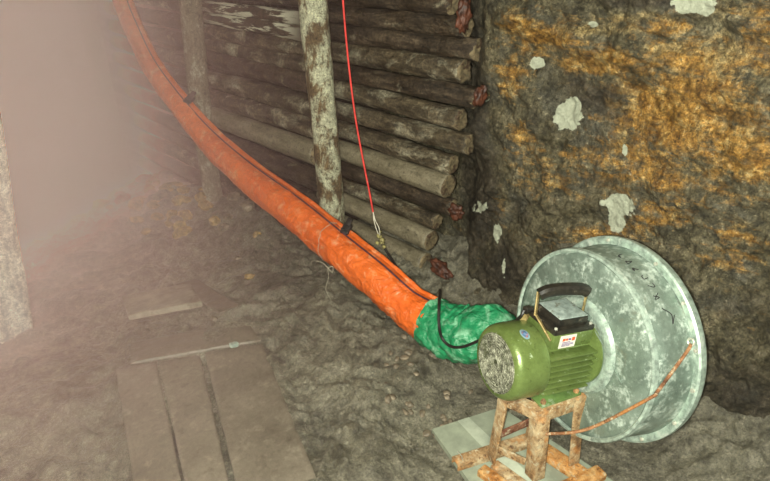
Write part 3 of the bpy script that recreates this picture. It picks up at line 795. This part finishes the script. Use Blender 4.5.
# handle: black grip held up by brackets at both ends
gp = [(-.215, .030, .170), (-.192, .022, .206), (-.165, .016, .219), (-.11, .006, .224), (-.06, -.006, .224), (-.038, -.012, .217)]
gr = spline([MC @ V(q) for q in gp[1:]], 6)
hb = MB()
for i in range(len(gr)-1): pass
hb.v = []; vs = []
for i, p in enumerate(gr):
    t = (gr[min(i+1, len(gr)-1)]-gr[max(i-1, 0)]).normalized(); x = t.cross(V((0, 0, 1))).normalized(); z = x.cross(t)
    for q in ((-.011, -.004), (-.007, -.009), (.007, -.009), (.011, -.004), (.011, .004), (.007, .009), (-.007, .009), (-.011, .004)): vs.append(p+x*q[0]*1.3+z*q[1]*1.75)
m_ = len(gr); hb.add(vs, [[i*8+k, i*8+(k+1) % 8, (i+1)*8+(k+1) % 8, (i+1)*8+k] for i in range(m_-1) for k in range(8)]+[list(range(8))[::-1], [(m_-1)*8+k for k in range(8)]])
hb.build('handle_grip', BLACKP, motor, ang=25)
def strap(a, b, w=.016):
    return MB().bar(MC @ V(a), MC @ V(b), w, .004, up=(0, 1, .2), bev=.001)
strap((-.196, .024, .216), (-.208, .0, .150)).bar(MC @ V((-.206, .0, .152)), MC @ V((-.190, -.068, .100)), .012, .005, up=(0, 1, .2)).build('handle_bracket', BRASS, motor)
MB().bar(MC @ V((-.040, -.012, .226)), MC @ V((-.038, -.016, .140)), .012, .004, up=(0, 1, .2), bev=.001).build('handle_bracket', BRASS, motor)
MB().lathe([(-.016, .010), (-.014, .013), (.0, .013), (.004, .009), (.012, .008)], 16, (True, True), MC @ Matrix.Translation((-.205, .035, .150))).build('cable_gland', BLACKP, motor)
MB().lathe([(-.01, .014), (.012, .014)], 8, (True, True), MC @ Matrix.Translation((-.205, .048, .118)) @ Matrix.Rotation(.6, 4, 'Z')).build('gland_nut', BRASS, motor)
# sticker on the front side of the terminal base, with its coloured print
yS = -.0785
def card(x0, x1, z0, z1, y=yS): return MB().box(((x0+x1)/2, y, (z0+z1)/2), (x1-x0, .0012, z1-z0), MC)
stk = card(-.166, -.106, .076, .1185).build('rating_sticker', m_simple('sticker_paper', (206, 200, 190), .5, .05), motor, False)
stk['label'] = 'white sticker with red and purple print'
for (x0, x1, z0, z1), col in (((-.157, -.147, .100, .109), (206, 90, 60)), ((-.145, -.135, .101, .108), (226, 160, 60)), ((-.133, -.124, .101, .108), (130, 100, 150)), ((-.122, -.111, .099, .110), (220, 78, 44)),
        ((-.157, -.113, .094, .0965), (110, 96, 130)), ((-.157, -.120, .0895, .0915), (120, 104, 120)), ((-.157, -.113, .0855, .0875), (96, 90, 110)), ((-.157, -.125, .0815, .0835), (130, 110, 110))):
    pass
sm_ = MB()
for (x0, x1, z0, z1) in ((-.157, -.147, .100, .109), (-.145, -.137, .101, .108), (-.122, -.111, .098, .110)): sm_.add(card(x0, x1, z0, z1, yS-.0008).v, card(x0, x1, z0, z1).f)
link('red_print', sm_.v, sm_.f, m_simple('red_ink', (214, 84, 50), .5, .1), motor, False)
sm_ = MB()
for (x0, x1, z0, z1) in ((-.135, -.125, .101, .108), (-.157, -.126, .094, .0965), (-.157, -.113, .0895, .0915), (-.157, -.113, .0855, .0875), (-.157, -.125, .0815, .0835)): sm_.add(card(x0, x1, z0, z1, yS-.0008).v, card(x0, x1, z0, z1).f)
link('purple_print', sm_.v, sm_.f, m_simple('purple_ink', (112, 96, 132), .5, .1), motor, False)
# oval badge on the cowl
def badge(rx, ry, off, name, mat, a0=62):
    vs = []; n = 40
    for rr in (0, .5, 1):
        for k in range(n):
            q = 2*math.pi*k/n; x = -.262+rx*rr*math.cos(q); a = math.radians(a0)+ry*rr*math.sin(q)/.118
            vs.append(MC @ V((x, -(.1172+off)*math.cos(a), (.1172+off)*math.sin(a))))
    fs = [[i*n+k, i*n+(k+1) % n, (i+1)*n+(k+1) % n, (i+1)*n+k] for i in range(2) for k in range(n)]
    return link(name, vs, fs, mat, motor)
badge(.014, .019, .0012, 'oval_badge', m_simple('badge_blue_grey', (110, 134, 140), .4, .1), 74)
badge(.010, .013, .0020, 'badge_print', m_simple('badge_blue', (66, 88, 112), .4, .5, 90, 0, .1, (170, 96, 70), .55), 74)
# stand of rusty angle steel
nh = V((.94, -.342, 0)); uh = V((.342, .94, 0)); zt = .250
PB = V((1.283, .664, 0)); PC = PB+nh*.172; PA = V((1.262, .795, 0)); PD = PA+nh*.175
def angle(a, b, w=.036, t=.005, d1=nh, d2=uh):
    m = MB(); a, b = V(a)-base.location, V(b)-base.location
    dv = (b-a).normalized()
    m.bar(a+d1*w/2, b+d1*w/2, w if True else w, t, up=d2); m.bar(a+d2*w/2, b+d2*w/2, w, t, up=d1); return m
tp = MB()
for a, b, i_ in ((PB, PC, uh), (PA, PD, -uh)):
    a1, b1 = a+V((0, 0, zt)), b+V((0, 0, zt)); m = angle(a1-nh*.004, b1+nh*.004, .044, .005, V((0, 0, -1)), i_); tp.add(m.v, m.f)
for a, b, i_ in ((PB, PA, nh), (PC, PD, -nh)):
    a1, b1 = a+V((0, 0, zt-.001)), b+V((0, 0, zt-.001)); m = angle(a1, b1, .034, .005, V((0, 0, -1)), i_); tp.add(m.v, m.f)
stand = tp.build('stand_top', RUST, base)
zb = -.008
for p, d1, d2, of in ((PB, nh, uh, V((-.012, -.02, 0))), (PC, -nh, uh, V((.0, -.02, 0))), (PA, nh, -uh, V((-.012, .012, 0))), (PD, -nh, -uh, V((.01, .012, 0)))):
    m = angle(p+of+V((0, 0, zb-.005)), p+V((0, 0, zt-.004)), .042, .005, d1, d2); m.build('leg', RUST, base)
fc = PB+nh*.088+uh*.075+V((0, 0, 0))-base.location
MF = Matrix(((nh.x, uh.x, 0, fc.x), (nh.y, uh.y, 0, fc.y), (0, 0, 1, fc.z), (0, 0, 0, 1)))
MB().box((0, 0, zt+.006), (.150, .135, .010), MF, .003).box((.0, .012, zt+.035), (.110, .085, .075), MF, .006).build('motor_foot', m_simple('splashed_green_enamel', (92, 116, 64), .4, .15, 20, .2, .3, (150, 164, 138), .52), motor)
for x, y in ((-.062, -.056), (.062, -.056), (-.062, .056), (.062, .056)):
    MB().lathe([(-.001, .009), (.008, .009), (.009, .005), (.014, .005)], 6, (True, True), MF @ Matrix.Translation((x, y, zt+.011)) @ Matrix.Rotation(-math.pi/2, 4, 'Y')).build('foot_bolt', RUST, motor)
# base bars
def ubar(a, b, w=.040, h=.024):
    a, b = a-base.location, b-base.location; m = MB(); d = (b-a).normalized(); s = d.cross(V((0, 0, 1)))
    m.bar(a, b, w, .005).bar(a+s*w/2-V((0, 0, h/2)), b+s*w/2-V((0, 0, h/2)), .005, h).bar(a-s*w/2-V((0, 0, h/2)), b-s*w/2-V((0, 0, h/2)), .005, h); return m
Z = V((0, 0, zb))
RUSTO = m_rust('orange_rusty_steel', (110, 68, 30), (166, 112, 54), (184, 150, 100))
ubar(PA-nh*.125+uh*.030+Z, PD+nh*.05+uh*.015+Z).build('base_bar', RUST, base)
ubar(PB-nh*.02-uh*.085+Z, PC+nh*.05-uh*.075+Z).build('base_bar', RUSTO, base)
ubar(PA-uh*.02+Z+V((-.01, 0, -.006)), PB-uh*.10+Z+V((-.01, 0, -.006)), .034).build('base_bar', RUST, base)
ubar(PA-uh*.02-nh*.055+Z+V((0, 0, -.008)), PB-uh*.10-nh*.055+Z+V((0, 0, -.008)), .034).build('base_bar', RUSTO, base)
ubar(PD-uh*.02+Z+V((0, 0, -.006)), PC-uh*.09+Z+V((0, 0, -.006)), .05).build('base_bar', RUSTO, base)
MB().bar(PA+V((0, 0, .075))-base.location, PD+V((0, 0, .09))-base.location, .006, .03).build('cross_brace', m_rust('red_brown_steel', (64, 34, 24), (104, 62, 44), (140, 104, 80)), base)
MB().bar(PB+V((0, 0, .02))-base.location+uh*.03, PA+V((0, 0, .03))-base.location, .006, .028).build('cross_brace', RUST, base)
# long bent rod from the stand to the rear flange
def hp(px, py, t):       # point on the plane t metres along the axis from the housing face
    r = ray(px, py); o = V((0, 0, H)); s = (C0+n_*t*S_-o).dot(n_)/r.dot(n_); return o+r*s
rod = [PB+nh*.03+uh*-.008+V((0, 0, .160)), hp(575, 432, -.10), hp(600, 424, -.05), hp(650, 398, -.03), hp(657, 392, -.015), hp(672, 372, .05), hp(688, 350, .115), hp(691, 344, .120)]
RODL = [p-base.location for p in rod]
MB().tube(spline(RODL, 8), .0048, 8).build('stay_rod', ROD, base)
c = hp(691, 342, .122)-base.location
MB().tube([c+(u_*math.cos(q)+w_*math.sin(q))*.0095 for q in [2*math.pi*k/20 for k in range(21)]], .0028, 6).build('rod_eye', STEELS, base)
# thin wire poking from the base bar
k1 = PA-nh*.10+uh*.02+V((0, 0, zb))-base.location
MB().tube([k1, k1+V((-.01, .0, .03)), k1+V((-.02, .01, .05))], .0015, 5).build('wire_end', STEELS, base)
# ------------------------------------------------------------------ black cord to the motor
gi = lambda px, py, dx=0: onx(px, py, 1.385+dx)
cd = [gi(440, 290, .12), gi(439, 305, .03), gi(439, 325, -.01), gi(442, 338, -.01), gi(450, 346, -.01), gi(462, 347, -.01), gi(478, 341, -.01), gi(495, 333, -.01), gi(508, 327, -.04), gi(518, 322, -.08), gi(527, 318, -.13)]
tip = base.location+(MC @ V((-.222, .036, .150))); cd[-1] = tip; cd[-2] = (gi(516, 324, -.08)+tip)/2
tag(MB().tube(spline(cd, 8), .0052, 8).build('black_cord', BLACK), 'black rubber cord looping over the green sleeve to the motor', 'cord')
# ------------------------------------------------------------------ board under the stand
c4 = [onz(432, 429, -.04), onz(501, 407, -.04), onz(615, 482, -.04), onz(525, 560, -.04)]
tp = []; 
bd = MB(); nu = 12; vs = []
for z in (-.040, -.060):
    for p in c4: vs.append(V((p.x, p.y, z)))
bd.add(vs, [[0, 1, 2, 3], [7, 6, 5, 4], [0, 4, 5, 1], [1, 5, 6, 2], [2, 6, 7, 3], [3, 7, 4, 0]])
bo = bd.build('base_board', PLY); tag(bo, 'grey-green wooden board lying in the mud under the rusty stand', 'board')
s0 = c4[0]*.62+c4[1]*.38; 
st = MB(); vs = [];
for z in (-.0392, -.0405):
    for a, b in ((.36, 0), (.52, 0), (.52, 1), (.36, 1)):
        p = c4[0]*(1-a)+c4[1]*a; q = c4[3]*(1-a)+c4[2]*a; r = p*(1-b)+q*b; vs.append(V((r.x, r.y, z)))
st.add(vs, [[0, 1, 2, 3], [0, 4, 5, 1], [1, 5, 6, 2], [2, 6, 7, 3], [3, 7, 4, 0]])
st.build('pale_strip', PLYL, bo)
# ------------------------------------------------------------------ haze: dusty damp air that thickens towards the middle of the drift
W = bpy.data.worlds.new('World'); SC.world = W; W.use_nodes = True
t = W.node_tree; bg = t.nodes['Background']; bg.inputs[0].default_value = (.02, .018, .016, 1); bg.inputs[1].default_value = 0.0
t = W.node_tree
def nd(k): return t.nodes.new(k)
out = [n for n in t.nodes if n.type == 'OUTPUT_WORLD'][0]
geo = nd('ShaderNodeNewGeometry'); sep = nd('ShaderNodeSeparateXYZ'); t.links.new(geo.outputs['Position'], sep.inputs[0])
def M(op, a, b=0.):
    n = nd('ShaderNodeMath'); n.operation = op
    for i, v in enumerate((a, b)):
        if isinstance(v, bpy.types.NodeSocket): t.links.new(v, n.inputs[i])
        else: n.inputs[i].default_value = v
    return n.outputs[0]
def MR(v, a, b, c=0., d=1.):
    n = nd('ShaderNodeMapRange'); n.interpolation_type = 'SMOOTHSTEP'; t.links.new(v, n.inputs[0])
    for i, q in enumerate((a, b, c, d)): n.inputs[i+1].default_value = q
    return n.outputs[0]
x, y, z = sep.outputs
# distance off the line that leads from the camera side down the clear air by the log wall
NEAR = .24; FAR = 2.2; BASE = .0
lat = M('SUBTRACT', x, M('MULTIPLY', y, .30))
side = MR(lat, 1.0, -.45, 0., 1.)
near_ = M('MULTIPLY', M('MULTIPLY', side, MR(y, .7, 1.8, 0., 1.)), NEAR)
reach = M('ADD', y, M('MULTIPLY', M('SUBTRACT', 1.6, x), .9))
bank = M('MULTIPLY', MR(reach, 3.0, 5.9, 0., 1.), FAR)
nz = nd('ShaderNodeTexNoise'); nz.inputs['Scale'].default_value = 1.1; nz.inputs['Detail'].default_value = 2; t.links.new(geo.outputs['Position'], nz.inputs[0])
den = M('MULTIPLY', M('ADD', near_, bank), MR(nz.outputs[0], .3, .7, .75, 1.2))
den = M('ADD', den, BASE)
vsn = nd('ShaderNodeVolumeScatter'); vsn.inputs['Color'].default_value = (.80, .50, .47, 1); vsn.inputs['Anisotropy'].default_value = -.1
t.links.new(den, vsn.inputs['Density']); t.links.new(vsn.outputs[0], out.inputs['Volume'])
# ------------------------------------------------------------------ light and camera
def light(kind, name, loc, energy, col, **k):
    d = bpy.data.lights.new(name, kind); d.energy = energy; d.color = col
    for a, b in k.items(): setattr(d, a, b)
    o = bpy.data.objects.new(name, d); o.location = loc; COL.objects.link(o); return o
cam = bpy.data.cameras.new('camera'); co = bpy.data.objects.new('camera', cam); COL.objects.link(co)
cam.sensor_width = 36; cam.lens = 36*600/770; cam.clip_start = .02
co.location = (0, 0, H); co.rotation_euler = (math.pi/2-P, 0, -Y); SC.camera = co
fo = V((R2[0], R2[1], 0))
light("POINT", "phone_flash", V((0, 0, H))-fo*.028+V((0, 0, -.022)), 215, (.98, 1., .86), shadow_soft_size=.012)
light('AREA', 'fill_light', V((-.35, -.25, 1.95)), 50, (1., .96, .80), shape='DISK', size=.5).rotation_euler = (math.radians(48), 0, -Y)  # added soft warm fill from behind the camera, no lamp seen there
SC.view_settings.view_transform = 'Standard'; SC.view_settings.look = 'None'; SC.view_settings.gamma = 1
SC.view_settings.exposure = 0.3
SC.cycles.volume_step_rate = 3.0; SC.cycles.volume_max_steps = 128
SC.cycles.use_denoising = True; SC.cycles.max_bounces = 6; SC.cycles.volume_bounces = 1; SC.cycles.sample_clamp_indirect = 4
